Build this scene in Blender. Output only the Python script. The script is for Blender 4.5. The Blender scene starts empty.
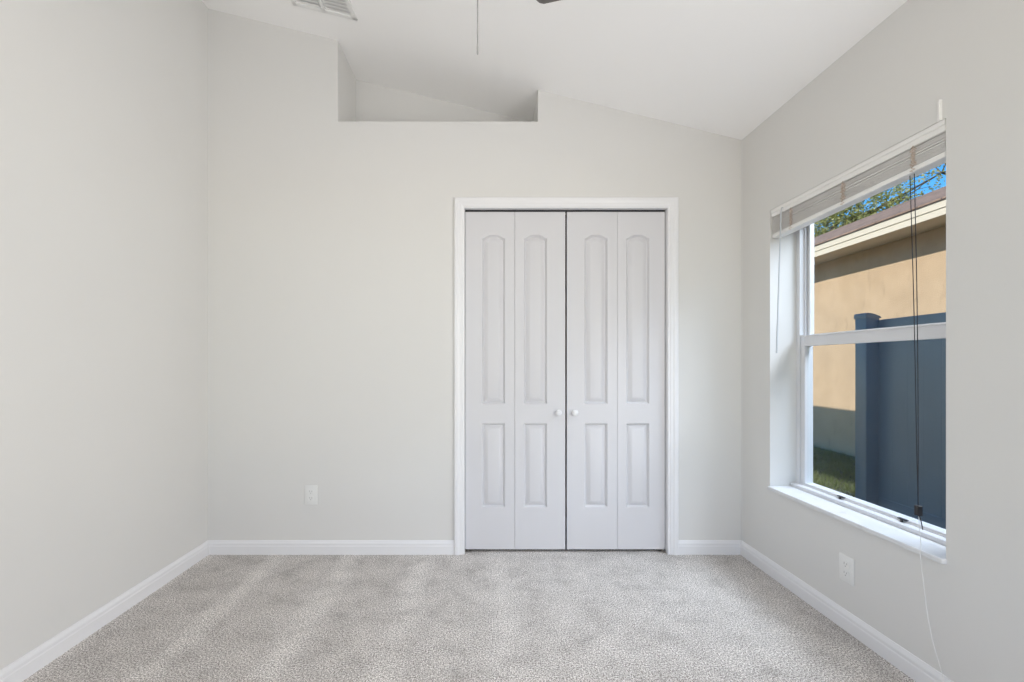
import bpy, bmesh, math, random
from mathutils import Vector, Matrix

S = bpy.context.scene
COL = S.collection
random.seed(7)

# ------------------------------------------------------------------ camera
CAM_Z = 1.14
cam_d = bpy.data.cameras.new('camera')
cam_d.sensor_width = 36.0
cam_d.lens = 16.0
cam_d.shift_x = 0.0225
cam_d.shift_y = 0.0230
cam_d.clip_start = 0.02
cam = bpy.data.objects.new('camera', cam_d)
cam.location = (0, 0, CAM_Z)
cam.rotation_euler = (math.pi / 2, 0, 0)
COL.objects.link(cam)
S.camera = cam

# ------------------------------------------------------------------ sky
world = bpy.data.worlds.new('sky')
S.world = world
world.use_nodes = True
wn = world.node_tree.nodes
wn.clear()
w_out = wn.new('ShaderNodeOutputWorld')
w_bg = wn.new('ShaderNodeBackground')
w_sky = wn.new('ShaderNodeTexSky')
w_sky.sky_type = 'NISHITA'
w_sky.sun_disc = False
w_sky.sun_elevation = math.radians(33)
w_sky.sun_rotation = math.radians(-107)
w_sky.air_density = 1.0
w_sky.dust_density = 0.0
w_sky.ozone_density = 2.5
w_hs = wn.new('ShaderNodeHueSaturation')
w_hs.inputs['Saturation'].default_value = 1.4
w_bg.inputs['Strength'].default_value = 0.2
world.node_tree.links.new(w_sky.outputs[0], w_hs.inputs['Color'])
world.node_tree.links.new(w_hs.outputs[0], w_bg.inputs['Color'])
world.node_tree.links.new(w_bg.outputs[0], w_out.inputs['Surface'])

# ------------------------------------------------------------------ sun
sun_d = bpy.data.lights.new('sun', 'SUN')
sun_d.energy = 5.2
sun_d.angle = math.radians(0.53)
sun_d.color = (1.0, 0.95, 0.87)
sun = bpy.data.objects.new('sun', sun_d)
sun.rotation_euler = Vector((1.0, 0.30, -0.68)).to_track_quat('-Z', 'Y').to_euler()
sun.location = (-6, 0, 9)
COL.objects.link(sun)

# added fill light at a made-up opening in the wall behind the camera
rear_fill_d = bpy.data.lights.new('rear_fill_light', 'AREA')
rear_fill_d.shape = 'RECTANGLE'
rear_fill_d.size = 2.3
rear_fill_d.size_y = 1.7
rear_fill_d.energy = 14
rear_fill_d.color = (0.98, 0.985, 1.0)
rear_fill = bpy.data.objects.new('rear_fill_light', rear_fill_d)
rear_fill.location = (-0.35, -0.82, 1.45)
rear_fill.rotation_euler = Vector((0.35, 1, 0.75)).to_track_quat('-Z', 'Y').to_euler()
COL.objects.link(rear_fill)

# added fill light in a made-up opening of the right wall, out of view
side_d = bpy.data.lights.new('side_fill_light', 'AREA')
side_d.shape = 'RECTANGLE'
side_d.size = 1.05
side_d.size_y = 1.40
side_d.energy = 39
side_d.color = (1.0, 0.985, 0.97)
side = bpy.data.objects.new('side_fill_light', side_d)
side.location = (1.66, 0.22, 1.24)
side.rotation_euler = Vector((-1, 0.34, 0.12)).to_track_quat('-Z', 'Y').to_euler()
COL.objects.link(side)

# added unseen area light outside, boosting the sky light through the visible window
win_fill_d = bpy.data.lights.new('window_fill_light', 'AREA')
win_fill_d.shape = 'RECTANGLE'
win_fill_d.size = 1.9
win_fill_d.size_y = 0.9
win_fill_d.energy = 52
win_fill_d.spread = math.radians(110)
win_fill_d.color = (0.79, 0.87, 1.0)
win_fill = bpy.data.objects.new('window_fill_light', win_fill_d)
win_fill.location = (2.80, 1.62, 2.88)
win_fill.rotation_euler = Vector((-1.2, 0.40, -1.4)).to_track_quat('-Z', 'Y').to_euler()
COL.objects.link(win_fill)

# ------------------------------------------------------------------ exposure
S.view_settings.view_transform = 'Standard'
S.view_settings.look = 'None'
S.view_settings.exposure = 0.13
S.view_settings.gamma = 1.0
S.view_settings.use_curve_mapping = False
S.cycles.max_bounces = 16
S.cycles.diffuse_bounces = 10
S.cycles.transparent_max_bounces = 16
S.cycles.use_denoising = True

# ------------------------------------------------------------------ helpers
def link(o, parent=None):
    COL.objects.link(o)
    if parent is not None:
        o.parent = parent
    return o


def empty(name, loc=(0, 0, 0), rz=0.0):
    o = bpy.data.objects.new(name, None)
    o.location = loc
    o.rotation_euler = (0, 0, rz)
    o.empty_display_size = 0.1
    return link(o)


def tag(o, label=None, cat=None, group=None, kind=None):
    if label: o['label'] = label
    if cat: o['category'] = cat
    if group: o['group'] = group
    if kind: o['kind'] = kind
    return o


class MB:
    """collects shapes for ONE mesh"""
    def __init__(self):
        self.bm = bmesh.new()

    def box(self, x0, x1, y0, y1, z0, z1, bevel=0.0, seg=2):
        t = bmesh.new()
        bmesh.ops.create_cube(t, size=1.0)
        for v in t.verts:
            v.co = Vector((x0 + (v.co.x + .5) * (x1 - x0), y0 + (v.co.y + .5) * (y1 - y0), z0 + (v.co.z + .5) * (z1 - z0)))
        if bevel > 0:
            bmesh.ops.bevel(t, geom=t.edges[:], offset=bevel, segments=seg, affect='EDGES', profile=0.5)
        self.merge(t)
        return self

    def merge(self, t, mat=None):
        if mat is not None:
            bmesh.ops.transform(t, matrix=mat, verts=t.verts[:])
        me = bpy.data.meshes.new('tmp')
        t.to_mesh(me)
        t.free()
        self.bm.from_mesh(me)
        bpy.data.meshes.remove(me)

    def tube(self, pts, r, seg=10, caps=True):
        pts = [Vector(p) for p in pts]
        rings = []
        n = len(pts)
        rr = r if isinstance(r, (list, tuple)) else [r] * n
        up = None
        for i, p in enumerate(pts):
            d = (pts[min(i + 1, n - 1)] - pts[max(i - 1, 0)]).normalized()
            if up is None:
                up = Vector((0, 0, 1)) if abs(d.z) < .9 else Vector((1, 0, 0))
            a = d.cross(up).normalized()
            b = d.cross(a).normalized()
            up = a.cross(d) if a.cross(d).length > 0 else up
            rings.append([self.bm.verts.new(p + rr[i] * (math.cos(k * 2 * math.pi / seg) * a + math.sin(k * 2 * math.pi / seg) * b)) for k in range(seg)])
        for i in range(n - 1):
            for k in range(seg):
                k2 = (k + 1) % seg
                self.bm.faces.new((rings[i][k], rings[i][k2], rings[i + 1][k2], rings[i + 1][k]))
        if caps:
            self.bm.faces.new(rings[0])
            self.bm.faces.new(rings[-1])
        return self

    def lathe(self, prof, center, axis='Z', seg=28):
        """prof: list of (radius, height) turned about an axis through center"""
        c = Vector(center)
        rings = []
        for r, h in prof:
            ring = []
            for k in range(seg):
                a = k * 2 * math.pi / seg
                u, v = r * math.cos(a), r * math.sin(a)
                if axis == 'Z': q = Vector((u, v, h))
                elif axis == 'Y': q = Vector((u, h, v))
                else: q = Vector((h, u, v))
                ring.append(self.bm.verts.new(c + q))
            rings.append(ring)
        for i in range(len(rings) - 1):
            for k in range(seg):
                k2 = (k + 1) % seg
                self.bm.faces.new((rings[i][k], rings[i][k2], rings[i + 1][k2], rings[i + 1][k]))
        self.bm.faces.new(rings[0])
        self.bm.faces.new(rings[-1])
        return self

    def prism_xz(self, pts, y0, y1):
        """closed outline in the x/z plane pulled from y0 to y1"""
        a = [self.bm.verts.new((x, y0, z)) for x, z in pts]
        b = [self.bm.verts.new((x, y1, z)) for x, z in pts]
        self.bm.faces.new(a)
        self.bm.faces.new(b[::-1])
        n = len(pts)
        for i in range(n):
            j = (i + 1) % n
            self.bm.faces.new((a[i], b[i], b[j], a[j]))
        return self

    def prism_yz(self, pts, x0, x1):
        a = [self.bm.verts.new((x0, y, z)) for y, z in pts]
        b = [self.bm.verts.new((x1, y, z)) for y, z in pts]
        self.bm.faces.new(a)
        self.bm.faces.new(b[::-1])
        n = len(pts)
        for i in range(n):
            j = (i + 1) % n
            self.bm.faces.new((a[i], b[i], b[j], a[j]))
        return self

    def sweep(self, rows, close=True):
        """rows: list of polylines (same length); skins neighbours, caps both ends"""
        vs = [[self.bm.verts.new(p) for p in row] for row in rows]
        m = len(vs)
        n = len(vs[0])
        for i in range(m if close else m - 1):
            i2 = (i + 1) % m
            for k in range(n - 1):
                self.bm.faces.new((vs[i][k], vs[i][k + 1], vs[i2][k + 1], vs[i2][k]))
        if close:
            self.bm.faces.new([vs[i][0] for i in range(m)])
            self.bm.faces.new([vs[i][-1] for i in range(m)][::-1])
        return self

    def build(self, name, mat, parent=None, smooth=None, origin=None):
        bmesh.ops.remove_doubles(self.bm, verts=self.bm.verts[:], dist=1e-6)
        bmesh.ops.recalc_face_normals(self.bm, faces=self.bm.faces[:])
        me = bpy.data.meshes.new(name)
        self.bm.to_mesh(me)
        self.bm.free()
        me.materials.append(mat)
        if smooth is not None:
            me.shade_smooth()
            me.set_sharp_from_angle(angle=math.radians(smooth))
        o = bpy.data.objects.new(name, me)
        link(o, parent)
        return o


# ------------------------------------------------------------------ materials
def new_mat(name):
    m = bpy.data.materials.new(name)
    m.use_nodes = True
    nt = m.node_tree
    return m, nt, nt.nodes['Principled BSDF']


def N(nt, typ, **kw):
    n = nt.nodes.new(typ)
    for k, v in kw.items():
        setattr(n, k, v)
    return n


def coords(nt):
    return N(nt, 'ShaderNodeTexCoord').outputs['Object']


def noise(nt, vec, scale, detail=2.0, rough=0.5, mapping=None):
    if mapping is not None:
        mp = N(nt, 'ShaderNodeMapping')
        mp.inputs['Scale'].default_value = mapping
        nt.links.new(vec, mp.inputs['Vector'])
        vec = mp.outputs['Vector']
    n = N(nt, 'ShaderNodeTexNoise')
    n.inputs['Scale'].default_value = scale
    n.inputs['Detail'].default_value = detail
    n.inputs['Roughness'].default_value = rough
    nt.links.new(vec, n.inputs['Vector'])
    return n.outputs['Fac']


def ramp(nt, fac, stops):
    r = N(nt, 'ShaderNodeValToRGB')
    el = r.color_ramp.elements
    el[0].position, el[0].color = stops[0][0], (*stops[0][1], 1)
    el[1].position, el[1].color = stops[-1][0], (*stops[-1][1], 1)
    for p, c in stops[1:-1]:
        e = el.new(p)
        e.color = (*c, 1)
    nt.links.new(fac, r.inputs['Fac'])
    return r.outputs['Color']


def mixc(nt, fac, a, b, mode='MIX'):
    m = N(nt, 'ShaderNodeMix', data_type='RGBA', blend_type=mode)
    for sock, val in ((m.inputs[0], fac), (m.inputs[6], a), (m.inputs[7], b)):
        if isinstance(val, (int, float)): sock.default_value = val
        elif isinstance(val, tuple): sock.default_value = (*val, 1)
        else: nt.links.new(val, sock)
    return m.outputs[2]


def bump(nt, bsdf, height, strength=0.2, dist=0.01):
    b = N(nt, 'ShaderNodeBump')
    b.inputs['Strength'].default_value = strength
    b.inputs['Distance'].default_value = dist
    nt.links.new(height, b.inputs['Height'])
    nt.links.new(b.outputs['Normal'], bsdf.inputs['Normal'])


def plain(name, col, rough=0.5, metal=0.0, spec=None, bump_scale=None, bump_str=0.1, var=0.0, var_scale=3.0, bump_dist=0.002):
    m, nt, b = new_mat(name)
    b.inputs['Roughness'].default_value = rough
    b.inputs['Metallic'].default_value = metal
    if spec is not None:
        b.inputs['Specular IOR Level'].default_value = spec
    v = coords(nt)
    if var > 0:
        f = noise(nt, v, var_scale, 4.0, 0.6)
        c0 = tuple(max(0, c * (1 - var)) for c in col)
        c1 = tuple(min(1, c * (1 + var)) for c in col)
        nt.links.new(ramp(nt, f, [(0.3, c0), (0.7, c1)]), b.inputs['Base Color'])
    else:
        b.inputs['Base Color'].default_value = (*col, 1)
    if bump_scale:
        bump(nt, b, noise(nt, v, bump_scale, 3.0, 0.55), bump_str, bump_dist)
    return m


M_WALL = plain('wall_paint', (0.725, 0.718, 0.70), 0.62, spec=0.25, bump_scale=55, bump_str=0.06, var=0.012, var_scale=1.2)
M_CEIL = plain('ceiling_paint', (0.93, 0.925, 0.92), 0.85, spec=0.1, bump_scale=70, bump_str=0.08)
M_TRIM = plain('trim_paint', (0.82, 0.82, 0.835), 0.32, spec=0.5)
M_DOOR = plain('door_paint', (0.67, 0.665, 0.685), 0.38, spec=0.5, bump_scale=120, bump_str=0.02)
M_DARK = plain('closet_shade', (0.02, 0.02, 0.025), 0.8)  # unlit closet interior: its darkness is put into the colour
M_VINYL = plain('window_vinyl', (0.72, 0.725, 0.745), 0.35, spec=0.5)
M_PLATE = plain('outlet_plastic', (0.80, 0.80, 0.785), 0.35)
M_SLOT = plain('outlet_slot', (0.42, 0.42, 0.41), 0.6)
M_RAIL = plain('blind_rail', (0.86, 0.85, 0.83), 0.38)
M_SLAT = plain('blind_slat', (0.82, 0.805, 0.785), 0.42, var=0.04, var_scale=14)
M_LADDER = plain('blind_ladder', (0.56, 0.46, 0.38), 0.8)
M_CORD = plain('backlit_cord', (0.035, 0.035, 0.04), 0.8)  # white cord seen against the light, that darkness put into its colour
M_TASSEL = plain('black_plastic', (0.012, 0.012, 0.014), 0.4)
M_WCORD = plain('white_cord', (0.80, 0.80, 0.79), 0.7)
M_WAND = plain('wand_plastic', (0.55, 0.57, 0.60), 0.25)
M_FANBLADE = plain('fan_blade', (0.13, 0.12, 0.115), 0.45, var=0.15, var_scale=9)
M_FANMETAL = plain('fan_metal', (0.45, 0.44, 0.43), 0.3, metal=0.9)
M_FROST = plain('frosted_shade', (0.85, 0.85, 0.83), 0.5)
M_VENT = plain('vent_paint', (0.80, 0.80, 0.79), 0.5)
M_VENTDARK = plain('vent_throat', (0.74, 0.74, 0.735), 0.8)
M_LATCH = plain('latch_metal', (0.04, 0.04, 0.045), 0.5)
M_TRACK = plain('door_track', (0.03, 0.03, 0.035), 0.5)
M_STEEL = plain('bracket_steel', (0.35, 0.33, 0.30), 0.4, metal=0.7)


def mat_marble():
    m, nt, b = new_mat('sill_marble')
    v = coords(nt)
    f = noise(nt, v, 9, 6, 0.65)
    c = ramp(nt, f, [(0.30, (0.60, 0.61, 0.64)), (0.45, (0.74, 0.75, 0.765)), (0.75, (0.78, 0.785, 0.80))])
    nt.links.new(c, b.inputs['Base Color'])
    b.inputs['Roughness'].default_value = 0.22
    return m


def mat_carpet():
    m, nt, b = new_mat('carpet')
    v = coords(nt)
    # tufts
    t1 = noise(nt, v, 165, 2.5, 0.75)
    t2 = noise(nt, v, 400, 2.0, 0.7)
    tuft = mixc(nt, 0.40, t1, t2)
    base = ramp(nt, tuft, [(0.435, (0.19, 0.170, 0.154)), (0.50, (0.59, 0.55, 0.515)), (0.565, (0.97, 0.935, 0.905))])
    # brushed nap: bands left by the vacuum along the room plus trodden patches
    sx = N(nt, 'ShaderNodeSeparateXYZ')
    nt.links.new(v, sx.inputs[0])
    wob = noise(nt, v, 2.2, 3, 0.6)
    ad = N(nt, 'ShaderNodeMath', operation='MULTIPLY_ADD')
    nt.links.new(wob, ad.inputs[0]); ad.inputs[1].default_value = 0.10
    nt.links.new(sx.outputs['X'], ad.inputs[2])
    mu = N(nt, 'ShaderNodeMath', operation='MULTIPLY'); mu.inputs[1].default_value = 2 * math.pi / 0.44
    nt.links.new(ad.outputs[0], mu.inputs[0])
    si = N(nt, 'ShaderNodeMath', operation='SINE')
    nt.links.new(mu.outputs[0], si.inputs[0])
    mr = N(nt, 'ShaderNodeMapRange'); mr.inputs['From Min'].default_value = -1; mr.inputs['From Max'].default_value = 1
    nt.links.new(si.outputs[0], mr.inputs['Value'])
    band = ramp(nt, mr.outputs[0], [(0.10, (0.965, 0.96, 0.955)), (0.72, (0.985, 0.98, 0.98)), (0.90, (1.09, 1.09, 1.09)), (1.0, (1.15, 1.15, 1.15))])
    fade = N(nt, 'ShaderNodeMapRange'); fade.inputs['From Min'].default_value = -0.45; fade.inputs['From Max'].default_value = 0.35
    fade.inputs['To Min'].default_value = 1.0; fade.inputs['To Max'].default_value = 0.12
    nt.links.new(sx.outputs['X'], fade.inputs['Value'])
    band = mixc(nt, fade.outputs[0], (0.99, 0.99, 0.99), band)
    patch = noise(nt, v, 7.0, 5, 0.68)
    pc = ramp(nt, patch, [(0.33, (0.76, 0.755, 0.75)), (0.45, (0.94, 0.94, 0.94)), (0.64, (1.08, 1.08, 1.08))])
    c = mixc(nt, 1.0, base, band, 'MULTIPLY')
    c = mixc(nt, 1.0, c, pc, 'MULTIPLY')
    nt.links.new(c, b.inputs['Base Color'])
    b.inputs['Roughness'].default_value = 0.95
    b.inputs['Specular IOR Level'].default_value = 0.05
    b.inputs['Sheen Weight'].default_value = 0.15
    bump(nt, b, tuft, 0.8, 0.008)
    return m


def mat_glass():
    m = bpy.data.materials.new('window_glass')
    m.use_nodes = True
    nt = m.node_tree
    nt.nodes.clear()
    out = N(nt, 'ShaderNodeOutputMaterial')
    tr = N(nt, 'ShaderNodeBsdfTransparent')
    tr.inputs['Color'].default_value = (0.965, 0.98, 0.975, 1)
    gl = N(nt, 'ShaderNodeBsdfGlossy')
    gl.inputs['Roughness'].default_value = 0.0
    lw = N(nt, 'ShaderNodeLayerWeight')
    lw.inputs['Blend'].default_value = 0.5
    pw = N(nt, 'ShaderNodeMath', operation='POWER'); pw.inputs[1].default_value = 5.0
    nt.links.new(lw.outputs['Facing'], pw.inputs[0])
    fr = N(nt, 'ShaderNodeMath', operation='MULTIPLY_ADD'); fr.inputs[1].default_value = 0.6; fr.inputs[2].default_value = 0.02
    nt.links.new(pw.outputs[0], fr.inputs[0])
    mx = N(nt, 'ShaderNodeMixShader')
    nt.links.new(fr.outputs[0], mx.inputs[0])
    nt.links.new(tr.outputs[0], mx.inputs[1])
    nt.links.new(gl.outputs[0], mx.inputs[2])
    nt.links.new(mx.outputs[0], out.inputs['Surface'])
    return m


def mat_stucco():
    m, nt, b = new_mat('stucco')
    v = coords(nt)
    f = noise(nt, v, 2.2, 5, 0.65)
    c = ramp(nt, f, [(0.3, (0.40, 0.283, 0.178)), (0.6, (0.46, 0.328, 0.21)), (0.8, (0.485, 0.348, 0.228))])
    f2 = noise(nt, v, 9, 4, 0.7, (1, 1, 0.25))
    st = ramp(nt, f2, [(0.28, (0.78, 0.78, 0.78)), (0.42, (1, 1, 1))])
    c = mixc(nt, 1.0, c, st, 'MULTIPLY')
    nt.links.new(c, b.inputs['Base Color'])
    b.inputs['Roughness'].default_value = 0.9
    bump(nt, b, noise(nt, v, 60, 4, 0.6), 0.5, 0.01)
    return m


def mat_shingle():
    m, nt, b = new_mat('roof_shingle')
    tc = N(nt, 'ShaderNodeTexCoord')
    mp = N(nt, 'ShaderNodeMapping')
    mp.inputs['Rotation'].default_value = (0, 0, math.radians(90))
    nt.links.new(tc.outputs['Object'], mp.inputs['Vector'])
    br = N(nt, 'ShaderNodeTexBrick')
    br.inputs['Scale'].default_value = 1.0
    br.inputs['Brick Width'].default_value = 0.30
    br.inputs['Row Height'].default_value = 0.13
    br.inputs['Mortar Size'].default_value = 0.006
    br.inputs['Color1'].default_value = (0.31, 0.205, 0.15, 1)
    br.inputs['Color2'].default_value = (0.235, 0.155, 0.11, 1)
    br.inputs['Mortar'].default_value = (0.06, 0.04, 0.035, 1)
    nt.links.new(mp.outputs[0], br.inputs['Vector'])
    f = noise(nt, tc.outputs['Object'], 12, 4, 0.7)
    c = mixc(nt, 1.0, br.outputs['Color'], ramp(nt, f, [(0.3, (0.75, 0.75, 0.75)), (0.7, (1.2, 1.2, 1.2))]), 'MULTIPLY')
    nt.links.new(c, b.inputs['Base Color'])
    b.inputs['Roughness'].default_value = 0.95
    bump(nt, b, br.outputs['Fac'], 0.4, 0.01)
    return m


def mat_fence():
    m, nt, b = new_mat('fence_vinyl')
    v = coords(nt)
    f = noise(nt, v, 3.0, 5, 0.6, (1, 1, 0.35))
    c = ramp(nt, f, [(0.3, (0.080, 0.122, 0.168)), (0.7, (0.100, 0.148, 0.20))])  # bluish shade on the vinyl is put into the base colour
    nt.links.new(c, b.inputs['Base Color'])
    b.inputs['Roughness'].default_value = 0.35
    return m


def mat_leaf(name, a, bcol):
    m, nt, b = new_mat(name)
    v = coords(nt)
    f = noise(nt, v, 2.6, 3, 0.6)
    nt.links.new(ramp(nt, f, [(0.35, a), (0.65, bcol)]), b.inputs['Base Color'])
    b.inputs['Roughness'].default_value = 0.55
    tl = N(nt, 'ShaderNodeBsdfTranslucent')
    tl.inputs['Color'].default_value = (bcol[0] * 1.2, bcol[1] * 1.2, bcol[2] * 0.6, 1)
    mx = N(nt, 'ShaderNodeMixShader')
    mx.inputs[0].default_value = 0.3
    out = nt.nodes['Material Output']
    nt.links.new(b.outputs[0], mx.inputs[1])
    nt.links.new(tl.outputs[0], mx.inputs[2])
    nt.links.new(mx.outputs[0], out.inputs['Surface'])
    return m


M_MARBLE = mat_marble()
M_CARPET = mat_carpet()
M_GLASS = mat_glass()
M_STUCCO = mat_stucco()
M_SHINGLE = mat_shingle()
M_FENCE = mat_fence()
M_FASCIA = plain('fascia_paint', (0.62, 0.54, 0.42), 0.6)
M_DRIP = plain('drip_edge', (0.10, 0.07, 0.06), 0.6)
M_SOIL = plain('lawn_soil', (0.065, 0.075, 0.035), 0.95, var=0.3, var_scale=6)
M_GRASS = mat_leaf('grass_blade', (0.075, 0.11, 0.03), (0.17, 0.20, 0.06))
M_LEAF = mat_leaf('oak_leaf', (0.20, 0.21, 0.075), (0.46, 0.44, 0.19))
M_BARK = plain('bark', (0.12, 0.095, 0.075), 0.95, var=0.3, var_scale=8, bump_scale=20, bump_str=0.6, bump_dist=0.02)

# ------------------------------------------------------------------ room sizes (metres)
XL, XR = -1.692, 1.520          # side walls
YB, YR = 2.740, -0.900          # back wall, wall behind the camera
YN = 3.113                      # back of the plant niche
YC = 3.40                       # back of the closet
T = 0.20
SL = 0.2466                     # ceiling slope


# the right wall stands a little out of square with the back wall
SKEW = math.radians(1.43)


def skew(o):
    p = Vector((XR, YB, 0))
    m = Matrix.Rotation(SKEW, 3, 'Z')
    o.location = p + m @ (o.location - p)
    o.rotation_euler.z += SKEW
    return o


def ceil_z(x):
    return 2.492 + SL * (XR - x)


# window opening in the right wall
WY0, WY1, WZ0, WZ1 = 1.543, 2.472, 0.461, 1.977
# closet opening
DX0, DX1, DZ1 = -0.150, 1.077, 2.084

# ------------------------------------------------------------------ floor and ceiling
tag(MB().box(XL - T, XR + T, YR - T, YC + 0.1, -0.15, 0.0).build('floor', M_CARPET), kind='structure')
cm = MB()
cm.prism_xz([(XL - T, ceil_z(XL - T)), (XR + T, ceil_z(XR + T)), (XR + T, ceil_z(XR + T) + .15), (XL - T, ceil_z(XL - T) + .15)], YR - T, YC + 0.1)
tag(cm.build('ceiling', M_CEIL), kind='structure')

# ------------------------------------------------------------------ walls
tag(MB().prism_yz([(YR - T, -0.15), (YC + .1, -0.15), (YC + .1, ceil_z(XL) + .02), (YR - T, ceil_z(XL) + .02)], XL - T, XL).build('wall_left', M_WALL), kind='structure')

wb = MB()
wb.prism_xz([(XL, 0), (DX0, 0), (DX0, DZ1), (DX1, DZ1), (DX1, 0), (XR, 0), (XR, ceil_z(XR)),
             (0.295, ceil_z(0.295)), (0.295, 2.603), (-0.909, 2.603), (-0.909, ceil_z(-0.909)), (XL, ceil_z(XL))], YB, YB + 0.11)
tag(wb.build('wall_back', M_WALL), kind='structure')

# plant niche over the closet: shelf, two cheeks and the back
nm = MB()
nm.box(-0.93, 0.32, YB + 0.11, YN + 0.05, 2.50, 2.603)
nm.prism_xz([(-0.93, 2.603), (0.32, 2.603), (0.32, ceil_z(0.32) + .01), (-0.93, ceil_z(-0.93) + .01)], YN, YN + 0.05)
nm.prism_xz([(-0.99, 2.50), (-0.909, 2.50), (-0.909, ceil_z(-0.909) + .01), (-0.99, ceil_z(-0.99) + .01)], YB + 0.11, YN + 0.05)
nm.prism_xz([(0.295, 2.50), (0.375, 2.50), (0.375, ceil_z(0.375) + .01), (0.295, ceil_z(0.295) + .01)], YB + 0.11, YN + 0.05)
tag(nm.build('wall_niche', M_WALL), kind='structure')

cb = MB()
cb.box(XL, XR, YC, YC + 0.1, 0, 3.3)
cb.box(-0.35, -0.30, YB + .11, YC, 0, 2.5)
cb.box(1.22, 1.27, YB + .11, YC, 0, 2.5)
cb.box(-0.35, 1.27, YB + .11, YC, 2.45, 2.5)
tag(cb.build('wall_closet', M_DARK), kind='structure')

wr = MB()
# right wall as four blocks round the window opening
wr.box(XR, XR + T + .02, YR - T, -.35, -0.35, 2.49)
wr.box(XR, XR + T + .02, .80, WY0, -0.35, 2.49)
wr.box(XR, XR + T + .02, -.35, .80, -0.35, WZ0)  # out-of-view opening added for the side fill light
wr.box(XR, XR + T + .02, -.35, .80, WZ1, 2.49)
wr.box(XR, XR + T + .02, WY1, YC + .1, -0.35, 2.49)
wr.box(XR, XR + T + .02, WY0, WY1, -0.35, WZ0)
wr.box(XR, XR + T + .02, WY0, WY1, WZ1, 2.49)
tag(skew(wr.build('wall_right', M_WALL)), kind='structure')

rw = MB()
rx0, rx1, rz0, rz1 = -1.32, 1.02, 0.58, 2.32  # unseen opening added for the rear fill light
rw.prism_xz([(XL, 0), (rx0, 0), (rx0, ceil_z(rx0)), (XL, ceil_z(XL))], YR - .12, YR)
rw.prism_xz([(rx1, 0), (XR + .12, 0), (XR + .12, ceil_z(XR + .12)), (rx1, ceil_z(rx1))], YR - .12, YR)
rw.box(rx0, rx1, YR - .12, YR, 0, rz0)
rw.prism_xz([(rx0, rz1), (rx1, rz1), (rx1, ceil_z(rx1)), (rx0, ceil_z(rx0))], YR - .12, YR)
tag(rw.build('wall_rear', M_WALL), kind='structure')

# ------------------------------------------------------------------ baseboards
BB = [(0, 0), (.0135, 0), (.0135, .050), (.0115, .054), (.0115, .066), (.0095, .071), (.006, .078), (.0045, .083), (0, .083)]
def baseboard(name, a, b, nrm):
    a, b, nrm = Vector(a), Vector(b), Vector(nrm)
    rows = [[a + nrm * t + Vector((0, 0, z)), b + nrm * t + Vector((0, 0, z))] for t, z in BB]
    return tag(MB().sweep(rows).build(name, M_TRIM), kind='structure')

baseboard('baseboard_left', (XL, YR, 0), (XL, YB, 0), (1, 0, 0))
baseboard('baseboard_back', (XL, YB, 0), (DX0 - .058, YB, 0), (0, -1, 0))
baseboard('baseboard_back.001', (DX1 + .058, YB, 0), (XR, YB, 0), (0, -1, 0))
skew(baseboard('baseboard_right', (XR, YR, 0), (XR, YB, 0), (-1, 0, 0)))
baseboard('baseboard_rear', (XL, YR, 0), (XR, YR, 0), (0, 1, 0))

# ------------------------------------------------------------------ closet casing, jambs and track
CP = [(0.0, 0.0), (0.0, .009), (.004, .0105), (.012, .0105), (.017, .013), (.028, .0135), (.034, .016), (.040, .0185), (.056, .0185), (.0605, .016), (.0605, 0.0)]
cz = MB()
rows = []
for u, t in CP:
    y = YB - t
    rows.append([Vector((DX0 - u + .003, y, 0)), Vector((DX0 - u + .003, y, DZ1 + u - .003)), Vector((DX1 + u - .003, y, DZ1 + u - .003)), Vector((DX1 + u - .003, y, 0))])
cz.sweep(rows)
casing = tag(cz.build('trim_1', M_TRIM), kind='structure')
jm = MB()
jm.box(DX0 - .001, DX0 + .0035, YB, YB + .11, 0, DZ1)
jm.box(DX1 - .0035, DX1 + .001, YB, YB + .11, 0, DZ1)
jm.box(DX0 - .001, DX1 + .001, YB, YB + .11, DZ1 - .0035, DZ1 + .001)
jm.build('jamb', M_TRIM, casing)
tk = MB()
tk.box(DX0 + .006, DX1 - .006, YB + .030, YB + .034, DZ1 - .0165, DZ1 - .0035)
tk.box(DX0 + .006, DX1 - .006, YB + .050, YB + .054, DZ1 - .0165, DZ1 - .0035)
tk.box(DX0 + .006, DX1 - .006, YB + .030, YB + .054, DZ1 - .0065, DZ1 - .0035)
tk.build('door_track', M_TRACK, casing)
for bx in (DX0 + .004, DX1 - .044):
    pb = MB()
    pb.box(bx, bx + .040, YB + .022, YB + .046, 0.0, .004, .001)
    pb.box(bx + (.036 if bx > 0 else 0), bx + (.040 if bx > 0 else .004), YB + .022, YB + .046, 0.0, .014)
    pb.lathe([(.005, .004), (.005, .0175)], (bx + .02, YB + .034, 0))
    pb.build('pivot_bracket', M_STEEL, casing, smooth=40)


# ------------------------------------------------------------------ bifold doors
def arch_loop(x0, x1, z0, z1, rise, o, depth, y):
    """outline of a moulded panel, pulled in by o; rise > 0 gives the eyebrow top"""
    a, b, c, d = x0 + o, x1 - o, z0 + o, z1 - o
    pts = [(a, c), (b, c)]
    if rise > 0:
        n = 12
        w = b - a
        for i in range(n + 1):
            t = i / n
            x = b - w * t
            # shoulders, then a low arc
            s = max(0.0, min(1.0, (min(t, 1 - t) - 0.06) / 0.24))
            arc = s * s * (3 - 2 * s) * 0.62 + 0.38 * math.sin(math.pi * t)
            pts.append((x, d - rise + rise * arc))
    else:
        pts += [(b, d), (a, d)]
    return [Vector((x, y + depth, z)) for x, z in pts]


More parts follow.
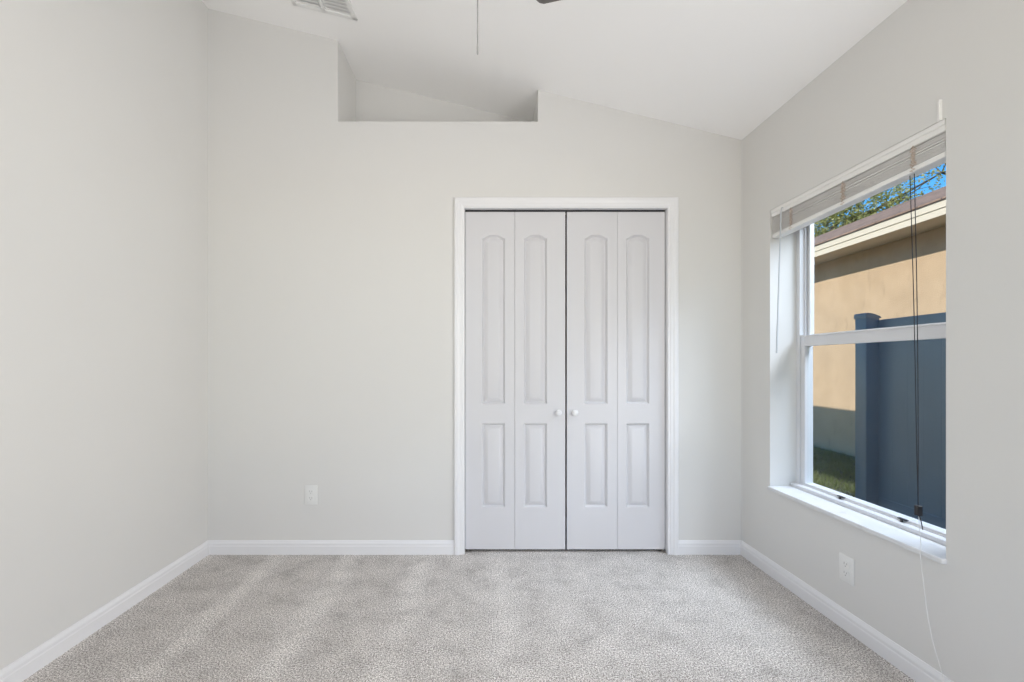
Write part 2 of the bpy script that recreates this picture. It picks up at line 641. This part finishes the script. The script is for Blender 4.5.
def door_leaf(x0, x1, z0, z1, y, thick, panels):
    bm = bmesh.new()
    outer = [bm.verts.new(p) for p in ((x0, y, z0), (x1, y, z0), (x1, y, z1), (x0, y, z1))]
    edges = [bm.edges.new((outer[i], outer[(i + 1) % 4])) for i in range(4)]
    inner_faces = []
    for (a, b, c, d, rise) in panels:
        loops = []
        for o, dep, rs in ((0, 0, 1), (.0015, .003, 1), (.0095, .0155, .95), (.0125, .016, .9), (.0155, .0145, .85), (.0365, .001, .6), (.0385, .0006, .55)):
            loops.append([bm.verts.new(p) for p in arch_loop(a, b, c, d, rise * rs, o, dep, y)])
        n = len(loops[0])
        edges += [bm.edges.new((loops[0][i], loops[0][(i + 1) % n])) for i in range(n)]
        for l0, l1 in zip(loops, loops[1:]):
            for i in range(n):
                j = (i + 1) % n
                inner_faces.append(bm.faces.new((l0[i], l0[j], l1[j], l1[i])))
        inner_faces.append(bm.faces.new(loops[-1]))
    bmesh.ops.triangle_fill(bm, use_beauty=True, use_dissolve=False, edges=edges, normal=(0, -1, 0))
    back = [bm.verts.new((v.co.x, y + thick, v.co.z)) for v in outer]
    for i in range(4):
        j = (i + 1) % 4
        bm.faces.new((outer[i], outer[j], back[j], back[i]))
    bm.faces.new(back[::-1])
    mb = MB()
    mb.merge(bm)
    return mb


DY = YB + .026
LEAFZ = (.0175, 2.0675)
leaf_x = [(-0.1440, 0.1562), (0.1578, 0.4635), (0.4745, 0.7800), (0.7816, 1.0690)]
panel_c = [(0.0275), (0.2825), (0.6505), (0.9045)]
knob_px = (0.4205, 0.5190)
for d in range(2):
    root = bpy.data.objects.new('door_%d' % (d + 1), None)
    root.location = (leaf_x[2 * d][0], DY, 0)
    root.empty_display_size = .1
    link(root)
    root['kind'] = 'structure'
    off = Vector((-root.location.x, -root.location.y, 0))
    leaves = []
    for k in range(2):
        i = 2 * d + k
        c = panel_c[i]
        h = .0700
        mb = door_leaf(leaf_x[i][0], leaf_x[i][1], LEAFZ[0], LEAFZ[1], DY, .034,
                       [(c - h, c + h, .901, 1.928, .022), (c - h, c + h, .272, .782, 0)])
        bmesh.ops.translate(mb.bm, verts=mb.bm.verts[:], vec=off)
        leaves.append(mb.build('door_leaf', M_DOOR, root, smooth=25))
    kx = knob_px[d]
    kb = MB().lathe([(.011, 0), (.011, -.003), (.0085, -.006), (.0085, -.012), (.014, -.016), (.0185, -.021), (.0195, -.026), (.017, -.031), (.010, -.034), (.003, -.0348)],
                    Vector((kx, DY, .848)) + off, axis='Y')
    kb.build('knob', M_TRIM, leaves[1 - d], smooth=50)

# ------------------------------------------------------------------ window
win = bpy.data.objects.new('window_1', None)
win.location = (XR, (WY0 + WY1) / 2, WZ0)
link(win)
win['kind'] = 'structure'
WO = Vector(win.location)
skew(win)


def wpart(mb, name, mat, parent=win, smooth=None, piv=None):
    bmesh.ops.translate(mb.bm, verts=mb.bm.verts[:], vec=-WO)
    return mb.build(name, mat, parent, smooth)


def ring(mb, x0, x1, ya, yb, za, zb, wl, wr_, wbm, wt, bev=.002):
    """rectangular frame in the y/z plane; widths: near stile, far stile, bottom, top"""
    mb.box(x0, x1, ya, ya + wl, za, zb, bev, 1)
    mb.box(x0, x1, yb - wr_, yb, za, zb, bev, 1)
    mb.box(x0, x1, ya + wl - .001, yb - wr_ + .001, za, za + wbm, bev, 1)
    mb.box(x0, x1, ya + wl - .001, yb - wr_ + .001, zb - wt, zb, bev, 1)


ZS = 0.482                       # top of the sill
fr = MB()
ring(fr, 1.664, 1.740, WY0, WY1, ZS, WZ1, .026, .026, .022, .030)
fr.box(1.630, 1.666, WY0, WY1, ZS - .002, ZS + .017, .003, 2)
fr.box(1.690, 1.697, WY0 + .026, WY0 + .034, ZS + .02, WZ1 - .03)
fr.box(1.690, 1.697, WY1 - .034, WY1 - .026, ZS + .02, WZ1 - .03)
wpart(fr, 'frame', M_VINYL)
# upper sash, set further out
us = MB()
ring(us, 1.703, 1.729, WY0 + .027, WY1 - .027, 1.242, WZ1 - .031, .026, .022, .040, .030)
upper = wpart(us, 'sash', M_VINYL)
wpart(MB().box(1.712, 1.716, WY0 + .051, WY1 - .047, 1.278, WZ1 - .059), 'pane', M_GLASS, upper)
# lower sash, nearer the room
ls = MB()
ring(ls, 1.668, 1.694, WY0 + .029, WY1 - .029, ZS + .004, 1.296, .032, .030, .026, .058)
ls.box(1.660, 1.670, WY0 + .03, WY1 - .03, 1.288, 1.297, .002, 1)
lower = wpart(ls, 'sash', M_VINYL)
wpart(MB().box(1.680, 1.684, WY0 + .057, WY1 - .055, ZS + .026, 1.242), 'pane', M_GLASS, lower)
for ly in (2.165, 1.850):
    lt = MB()
    lt.box(1.658, 1.672, ly - .020, ly + .020, ZS + .026, ZS + .030, .001, 1)
    lt.box(1.654, 1.662, ly - .004, ly + .004, ZS + .016, ZS + .027, .001, 1)
    wpart(lt, 'sash_latch', M_LATCH, lower)
sl = MB().box(1.503, 1.634, WY0 - .004, WY1 - .001, WZ0 + .001, ZS, .005, 2)
wpart(sl, 'sill', M_MARBLE)
wpart(MB().box(1.664, 1.740, WY0, WY1, WZ0, ZS), 'sub_sill', M_VINYL)

# ------------------------------------------------------------------ raised horizontal blind
BY0, BY1 = 1.548, 2.467
blind = empty('window_blind', (1.555, (BY0 + BY1) / 2, 1.845))
tag(blind, 'raised white slatted window blind stacked at the top of the window', 'blind')
BO = Vector(blind.location)
skew(blind)


def bpart(mb, name, mat, parent=blind, smooth=None):
    bmesh.ops.translate(mb.bm, verts=mb.bm.verts[:], vec=-BO)
    return mb.build(name, mat, parent, smooth)


hr = MB()
hr.box(1.524, 1.582, BY0, BY1, 1.937, WZ1 - .001, .002, 1)
hr.box(1.5195, 1.5255, BY0, BY1, 1.957, WZ1 - .001, .002, 1)
bpart(hr, 'head_rail', M_RAIL)
nS = 12
BN, BF = 1.849, 1.824            # the stack hangs lower at its far end


def hang(y, k):
    """height of layer k of the stack at distance y along the blind"""
    base = BN + (BF - BN) * (y - BY0) / (BY1 - BY0)
    lo, hi = base + .0215, 1.9335
    return lo + (hi - lo) * k / nS


for k in range(nS):
    t = MB()
    dx = random.uniform(-.0025, .0025)
    tilt = random.uniform(-.0012, .0012)
    # gently crowned slat
    rows = []
    for u, h in ((0, 0), (.25, .0016), (.5, .0022), (.75, .0016), (1, 0)):
        rows.append((1.528 + dx + u * .050, h + tilt * (u - .5)))
    prof = rows + [(x, zz + .0028) for x, zz in rows][::-1]
    t.sweep([[Vector((x, BY0 + .004, hang(BY0, k) + zz)), Vector((x, BY1 - .004, hang(BY1, k) + zz))] for x, zz in prof])
    bpart(t, 'slat', M_SLAT)
br = MB().box(1.526, 1.578, BY0 + .002, BY1 - .002, 0, .0205, .004, 2)
for v in br.bm.verts:
    v.co.z += BN + (BF - BN) * (v.co.y - BY0) / (BY1 - BY0)
bpart(br, 'bottom_rail', M_RAIL)
for ly in (2.315, 1.985, 1.665):
    ld = MB()
    pts = []
    # the gathered ladder string loops out between the slats
    z0 = hang(ly, 0) - .022
    for k in range(25):
        zz = z0 + k * (1.940 - z0) / 24
        pts.append((1.5245 - .005 * abs(math.sin(k * 1.57)), ly + .009 * math.sin(k * 2.1), zz))
    ld.tube(pts, .0013, 6)
    for k in range(nS):
        zz = hang(ly, k) + .003
        w = .006 + .008 * random.random()
        ld.tube([(1.526, ly - w, zz), (1.5205, ly + .3 * w * random.uniform(-1, 1), zz - .002), (1.526, ly + w, zz + .001)], .0014, 6)
    bpart(ld, 'ladder_cord', M_LADDER)
wand = MB()
wand.tube([(1.514, 2.370, 1.948), (1.512, 2.371, 1.93), (1.507, 2.379, 1.60), (1.503, 2.392, 1.200)], [.0025, .0035, .0035, .0042], 8)
wand.tube([(1.526, 2.370, 1.955), (1.516, 2.370, 1.958), (1.514, 2.370, 1.945)], .002, 6)
bpart(wand, 'tilt_wand', M_WAND, smooth=40)
lc = MB()
for s in (-1, 1):
    pts = []
    for k in range(16):
        u = k / 15
        z = 1.850 - u * (1.850 - .620)
        y = 1.690 + .0085 * s * (1 - u) ** .6 * (1 if u < .93 else .4) - .008 * math.sin(u * 3.0) - .010 * u ** 3
        pts.append((1.546 + .012 * u, y, z))
    lc.tube(pts, .0014, 6)
bpart(lc, 'lift_cord', M_CORD, smooth=60)
ts = MB()
ts.box(1.549, 1.567, 1.669, 1.687, .583, .620, .003, 2)
tassel = bpart(ts, 'cord_stop', M_TASSEL)
tl = MB()
tl.tube([(1.558, 1.676, .585), (1.556, 1.668, .575), (1.552, 1.658, .551), (1.548, 1.652, .540)], .0018, 6)
bpart(tl, 'cord_tail', M_CORD)
wc = MB()
wc.tube([(1.558, 1.677, .585), (1.552, 1.668, .545), (1.540, 1.650, .4845), (1.508, 1.618, .4845), (1.4995, 1.613, .476),
         (1.4995, 1.610, .44), (1.5, 1.598, .352), (1.4985, 1.586, .27), (1.4985, 1.570, .196), (1.499, 1.552, .14), (1.4985, 1.535, .096), (1.496, 1.515, .04), (1.48, 1.49, .004), (1.44, 1.42, .003)], .0012, 6)
bpart(wc, 'cord_end', M_WCORD, smooth=60)
bk = MB()
bk.box(1.508, 1.5195, BY0 + .006, BY0 + .0095, 1.975, 2.046, .001, 1)
bk.box(1.5175, 1.5199, BY0 + .006, BY0 + .022, 1.975, 2.046, .001, 1)
bpart(bk, 'valance_bracket', M_RAIL)


# ------------------------------------------------------------------ wall outlets
def outlet(loc, rz, label):
    r = empty('wall_outlet', loc, rz)      # local: plate in x/z, faces -y
    tag(r, label, 'outlet')
    w, h = .039, .058
    MB().box(-w, w, -.006, 0, -h, h, .003, 2).build('plate', M_PLATE, r, smooth=40)
    for s in (-1, 1):
        t = bmesh.new()
        cz_ = s * .0195
        pts = []
        for k in range(24):
            a = 2 * math.pi * k / 24
            pts.append((.0175 * math.cos(a), cz_ + max(-.0135, min(.0135, .0175 * math.sin(a)))))
        rc = MB().prism_xz(pts, -.0085, -.005).build('receptacle', M_PLATE, r)
        sl_ = MB()
        sl_.box(-.0078, -.0052, -.0092, -.008, cz_ - .0005, cz_ + .0085)
        sl_.box(.0052, .0078, -.0092, -.008, cz_ - .0005, cz_ + .0070)
        sl_.lathe([(.0028, -.0092), (.0028, -.008)], (0, 0, cz_ - .0075), axis='Y', seg=12)
        sl_.build('slots', M_SLOT, rc)
        t.free()
    MB().lathe([(.0032, -.006), (.0032, -.0072), (.001, -.0078)], (0, 0, 0), axis='Y', seg=14).build('screw', M_PLATE, r, smooth=40)
    return r


outlet((-1.070, YB, .356), 0, 'white wall outlet on the back wall, left of the closet doors')
skew(outlet((XR, 1.955, .262), -math.pi / 2, 'white wall outlet on the right wall under the window'))

# ------------------------------------------------------------------ ceiling air vent
VX, VY = -0.902, 2.330
vent = empty('ceiling_vent', (VX, VY, ceil_z(VX)))
vent.rotation_euler = (0, math.atan(SL), 0)
tag(vent, 'white louvred air vent set in the sloped ceiling near the left wall', 'vent')
hw, hd = .183, .185
vf = MB()
for (a, b, c, d) in ((-hw, hw, -hd, -hd + .028), (-hw, hw, hd - .028, hd), (-hw, -hw + .028, -hd, hd), (hw - .028, hw, -hd, hd), (-.010, .010, -hd, hd)):
    vf.box(a, b, c, d, -.010, 0.0, .002, 1)
vf.build('frame', M_VENT, vent)
MB().box(-hw + .02, hw - .02, -hd + .02, hd - .02, -.0015, .0).build('throat', M_VENTDARK, vent)
for s in (-1, 1):
    for k in range(13):
        y = -hd + .038 + k * .0245
        t = bmesh.new()
        bmesh.ops.create_cube(t, size=1.0)
        bmesh.ops.scale(t, vec=(hw - .036, .0255, .0014), verts=t.verts[:])
        bmesh.ops.rotate(t, cent=(0, 0, 0), matrix=Matrix.Rotation(math.radians(14), 3, 'X'), verts=t.verts[:])
        bmesh.ops.translate(t, vec=(s * hw * .5, y, -.006), verts=t.verts[:])
        mb = MB(); mb.merge(t)
        mb.build('louvre', M_VENT, vent)

# ------------------------------------------------------------------ ceiling fan (only a blade tip and the pull chain reach into the picture)
FX, FY = -0.027, 1.150
BZ = 2.4265
fan = empty('ceiling_fan', (FX, FY, ceil_z(FX)))
tag(fan, 'dark-bladed ceiling fan with a hanging pull chain at the top edge', 'fan')
FZ = fan.location.z
z = lambda h: h - FZ
MB().lathe([(.030, z(2.79)), (.062, z(2.82)), (.068, z(2.87)), (.066, z(FZ) + .012)], (0, 0, 0)).build('canopy', M_FANMETAL, fan, smooth=40)
MB().lathe([(.011, z(2.57)), (.011, z(2.80))], (0, 0, 0), seg=16).build('downrod', M_FANMETAL, fan, smooth=40)
MB().lathe([(.05, z(2.42)), (.095, z(2.44)), (.105, z(2.48)), (.100, z(2.53)), (.06, z(2.57)), (.02, z(2.585))], (0, 0, 0)).build('motor_housing', M_FANMETAL, fan, smooth=40)
MB().lathe([(.045, z(2.36)), (.05, z(2.38)), (.05, z(2.425))], (0, 0, 0)).build('switch_housing', M_FANMETAL, fan, smooth=40)
MB().lathe([(.004, z(2.262)), (.035, z(2.268)), (.058, z(2.29)), (.068, z(2.325)), (.060, z(2.355)), (.046, z(2.368))], (0, 0, 0)).build('light_shade', M_FROST, fan, smooth=40)
blade_me = None
for k in range(5):
    ang = math.radians(90 - 29.8 + 72 * k)
    if blade_me is None:
        outline = [(.17, -.045), (.30, -.058), (.44, -.064), (.500, -.064), (.518, -.058), (.527, -.045), (.527, .045), (.518, .058), (.500, .064), (.44, .064), (.30, .058), (.17, .045)]
        mb = MB()
        a = [mb.bm.verts.new((x, y, -.004)) for x, y in outline]
        b = [mb.bm.verts.new((x, y, .004)) for x, y in outline]
        mb.bm.faces.new(a); mb.bm.faces.new(b[::-1])
        for i in range(len(a)):
            j = (i + 1) % len(a)
            mb.bm.faces.new((a[i], b[i], b[j], a[j]))
        bmesh.ops.rotate(mb.bm, cent=(0, 0, 0), matrix=Matrix.Rotation(math.radians(11), 3, 'X'), verts=mb.bm.verts[:])
        bl = mb.build('blade', M_FANBLADE, fan)
        ib = MB()
        ib.box(.085, .24, -.014, .014, -.010, -.004, .002, 1)
        ib.box(.20, .25, -.035, .035, -.010, -.004, .002, 1)
        ir = ib.build('blade_iron', M_FANMETAL, bl)
        blade_me, iron_me = bl.data, ir.data
    else:
        bl = link(bpy.data.objects.new('blade', blade_me), fan)
        link(bpy.data.objects.new('blade_iron', iron_me), bl)
    bl.location = (0, 0, z(BZ))
    bl.rotation_euler = (0, 0, ang)
pc = MB()
pc.tube([(0, -.048, z(2.40)), (0, -.062, z(2.385)), (0, -.064, z(2.2)), (0, -.064, z(1.90))], .0017, 6)
ch = pc.build('pull_chain', M_FANMETAL, fan, smooth=40)
MB().lathe([(.0016, z(1.902)), (.0022, z(1.899)), (.0022, z(1.884)), (.0014, z(1.880))], (0, -.064, 0), seg=10).build('chain_weight', M_FANMETAL, ch, smooth=40)

# ------------------------------------------------------------------ outside: ground, own eave
GZ = -0.30
g = MB().box(XR + T + .02, 60, -12, 60, GZ - .2, GZ)
tag(g.build('ground_lawn', M_SOIL), kind='structure')
ev = MB()
ev.prism_xz([(2.10, 2.72), (2.10, 2.87), (-2.4, 4.45), (-2.4, 4.30)], -5, 9)
tag(ev.build('roof_eave', M_SHINGLE), kind='structure')

gb = []
gf = []
for i in range(15000):
    x = random.uniform(3.86, 5.62)
    y = random.uniform(4.6, 9.4)
    h = random.uniform(.03, .085)
    a = random.uniform(0, math.pi)
    lx, ly = max(-.05, min(.05, random.gauss(0, .022))), random.gauss(0, .025)
    dx, dy = .004 * math.cos(a), .004 * math.sin(a)
    n = len(gb)
    gb += [(x - dx, y - dy, GZ), (x + dx, y + dy, GZ), (x + lx, y + ly, GZ + h)]
    gf.append((n, n + 1, n + 2))
gme = bpy.data.meshes.new('grass')
gme.from_pydata(gb, [], gf)
gme.materials.append(M_GRASS)
go = link(bpy.data.objects.new('grass', gme))
tag(go, 'short green grass growing between the fence and the neighbouring house', 'grass', kind='stuff')

# ------------------------------------------------------------------ privacy fence
FXF = 3.60
fence = empty('privacy_fence', (FXF + .066, 3.0, GZ))
tag(fence, 'vinyl privacy fence standing outside the window, blue shade put into its colour', 'fence')
FO = Vector(fence.location)


def fpart(mb, name, mat, smooth=None, parent=fence):
    bmesh.ops.translate(mb.bm, verts=mb.bm.verts[:], vec=-FO)
    return mb.build(name, mat, parent, smooth)


PY0, PY1 = 4.345, 4.478
pm = MB().box(FXF, FXF + .132, PY0, PY1, GZ, 1.590, .008, 3)
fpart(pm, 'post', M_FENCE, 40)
cp = MB()
# cap with a rounded top
prof = [(FXF - .006, 1.585), (FXF - .006, 1.618)]
for k in range(9):
    a = k / 8
    prof.append((FXF + .002 + .138 * a * 1.0, 1.634 - .040 * a ** 2.2))
prof += [(FXF + .140, 1.585)]
cp.prism_xz(prof, PY0 - .006, PY1 + .006)
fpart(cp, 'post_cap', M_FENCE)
FP = FXF + .118
ya, yb = -2.0, PY0 - .0
# tongue and groove boards
bd = MB()
w = .152
prof = []
y = yb
while y > ya:
    y2 = max(ya, y - w)
    prof += [(FP + .0012, y), (FP, y - .003), (FP, y2 + .003), (FP + .0012, y2)]
    y = y2
front = [Vector((x, yy, 0)) for x, yy in prof]
rows_lo = [Vector((p.x, p.y, GZ + .05)) for p in front]
rows_hi = [Vector((p.x, p.y, 1.50)) for p in front]
back_lo = [Vector((FP + .024, p.y, GZ + .05)) for p in front]
back_hi = [Vector((FP + .024, p.y, 1.50)) for p in front]
bd.sweep([rows_lo, rows_hi, back_hi, back_lo])
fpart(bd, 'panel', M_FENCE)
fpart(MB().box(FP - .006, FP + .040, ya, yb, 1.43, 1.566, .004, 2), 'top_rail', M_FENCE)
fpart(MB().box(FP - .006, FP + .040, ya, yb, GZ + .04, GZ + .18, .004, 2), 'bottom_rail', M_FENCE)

# ------------------------------------------------------------------ neighbouring house
HX, EX, EZ = 5.70, 5.25, 2.872
house = empty('neighbour_house', (HX, 6, GZ))
tag(house, 'tan stucco house with brown shingle roof behind the fence', 'house')
HO = Vector(house.location)


def hpart(mb, name, mat, parent=house):
    bmesh.ops.translate(mb.bm, verts=mb.bm.verts[:], vec=-HO)
    return mb.build(name, mat, parent)


HY0, HY1 = -4.0, 22.0
hpart(MB().box(HX, 8.2, HY0, HY1, GZ, EZ + .05), 'wall', M_STUCCO)
hpart(MB().box(EX + .02, HX + .02, HY0, HY1 + .4, EZ, EZ + .02), 'soffit', M_FASCIA)
fa = MB()
fa.box(EX, EX + .025, HY0, HY1 + .4, EZ, EZ + .165)
fa.box(EX - .012, EX + .01, HY0, HY1 + .4, EZ + .085, EZ + .165)
hpart(fa, 'fascia', M_FASCIA)
hpart(MB().box(EX - .022, EX + .03, HY0, HY1 + .4, EZ + .165, EZ + .185), 'drip_edge', M_DRIP)
rf = MB()
RZ0 = EZ + .175
rs = .46
L = 1.60
rf.prism_xz([(EX - .03, RZ0), (EX - .03, RZ0 + .02), (EX + L, RZ0 + .02 + rs * (L + .03)), (EX + 2 * L, RZ0 + .02), (EX + 2 * L, RZ0)], HY0, HY1 + .4)
hpart(rf, 'roof', M_SHINGLE)


# ------------------------------------------------------------------ oak trees beyond the roof
def tree(name, base, height, blobs, nleaf, leaf, label, seed):
    rnd = random.Random(seed)
    r = empty(name, base)
    tag(r, label, 'tree', )
    tr = MB()
    top = Vector((.3, -.2, height * .62))
    tr.tube([(0, 0, 0), (.05, .03, height * .2), (.1, -.1, height * .4), top], [.30, .24, .19, .12], 12)
    for (bx, by, bz, br, _) in blobs:
        s = Vector((.1, -.08, height * rnd.uniform(.35, .6)))
        e = Vector((bx, by, bz))
        mid = (s + e) * .5 + Vector((rnd.uniform(-.3, .3), rnd.uniform(-.3, .3), .3))
        tr.tube([s, mid, e], [.10, .06, .02], 7)
        for q in range(7):
            d = Vector((rnd.gauss(0, 1), rnd.gauss(0, 1), rnd.gauss(0, .8))).normalized() * br * rnd.uniform(.6, 1.05)
            tr.tube([e, e + d * .5 + Vector((0, 0, .1)), e + d], [.022, .014, .006], 5)
    tr.build('trunk', M_BARK, r, smooth=60)
    vs, fs = [], []
    tot = sum(b[4] for b in blobs)
    for (bx, by, bz, br, wgt) in blobs:
        for i in range(int(nleaf * wgt / tot / 6)):
            u = Vector((rnd.gauss(0, 1), rnd.gauss(0, 1), rnd.gauss(0, 1))).normalized() * br * rnd.random() ** .45
            c = Vector((bx, by, bz)) + Vector((u.x, u.y, u.z * .8))
            for q in range(6):
                p = c + Vector((rnd.gauss(0, .09), rnd.gauss(0, .09), rnd.gauss(0, .07)))
                a = Vector((rnd.gauss(0, 1), rnd.gauss(0, 1), rnd.gauss(0, .7))).normalized()
                b = a.cross(Vector((rnd.gauss(0, 1), rnd.gauss(0, 1), rnd.gauss(0, 1)))).normalized()
                l, w = leaf * rnd.uniform(.7, 1.2), leaf * .42 * rnd.uniform(.8, 1.2)
                n = len(vs)
                vs += [tuple(p - a * l * .5), tuple(p + b * w * .5 - a * l * .05), tuple(p + a * l * .5), tuple(p - b * w * .5 - a * l * .05)]
                fs.append((n, n + 1, n + 2, n + 3))
    me = bpy.data.meshes.new('foliage')
    me.from_pydata(vs, [], fs)
    me.materials.append(M_LEAF)
    link(bpy.data.objects.new('foliage', me), r)
    return r


tree('oak_tree', (12.3, 17.9, GZ), 10.0,
     [(.6, 0, 6.2, 1.9, 8), (1.9, -.4, 7.2, 1.7, 6), (.2, .3, 8.3, 2.0, 7), (1.4, .4, 5.6, 1.7, 6), (2.6, -.2, 6.2, 1.4, 3.2),
      (3.3, -.7, 7.7, 1.4, 1.1), (4.6, -.9, 8.6, 1.3, .35), (2.8, -.2, 8.9, 1.5, 1.5), (4.2, -.6, 7.0, 1.0, .3)], 24000, .125,
     'leafy olive-green oak tree rising behind the brown roof', 3)
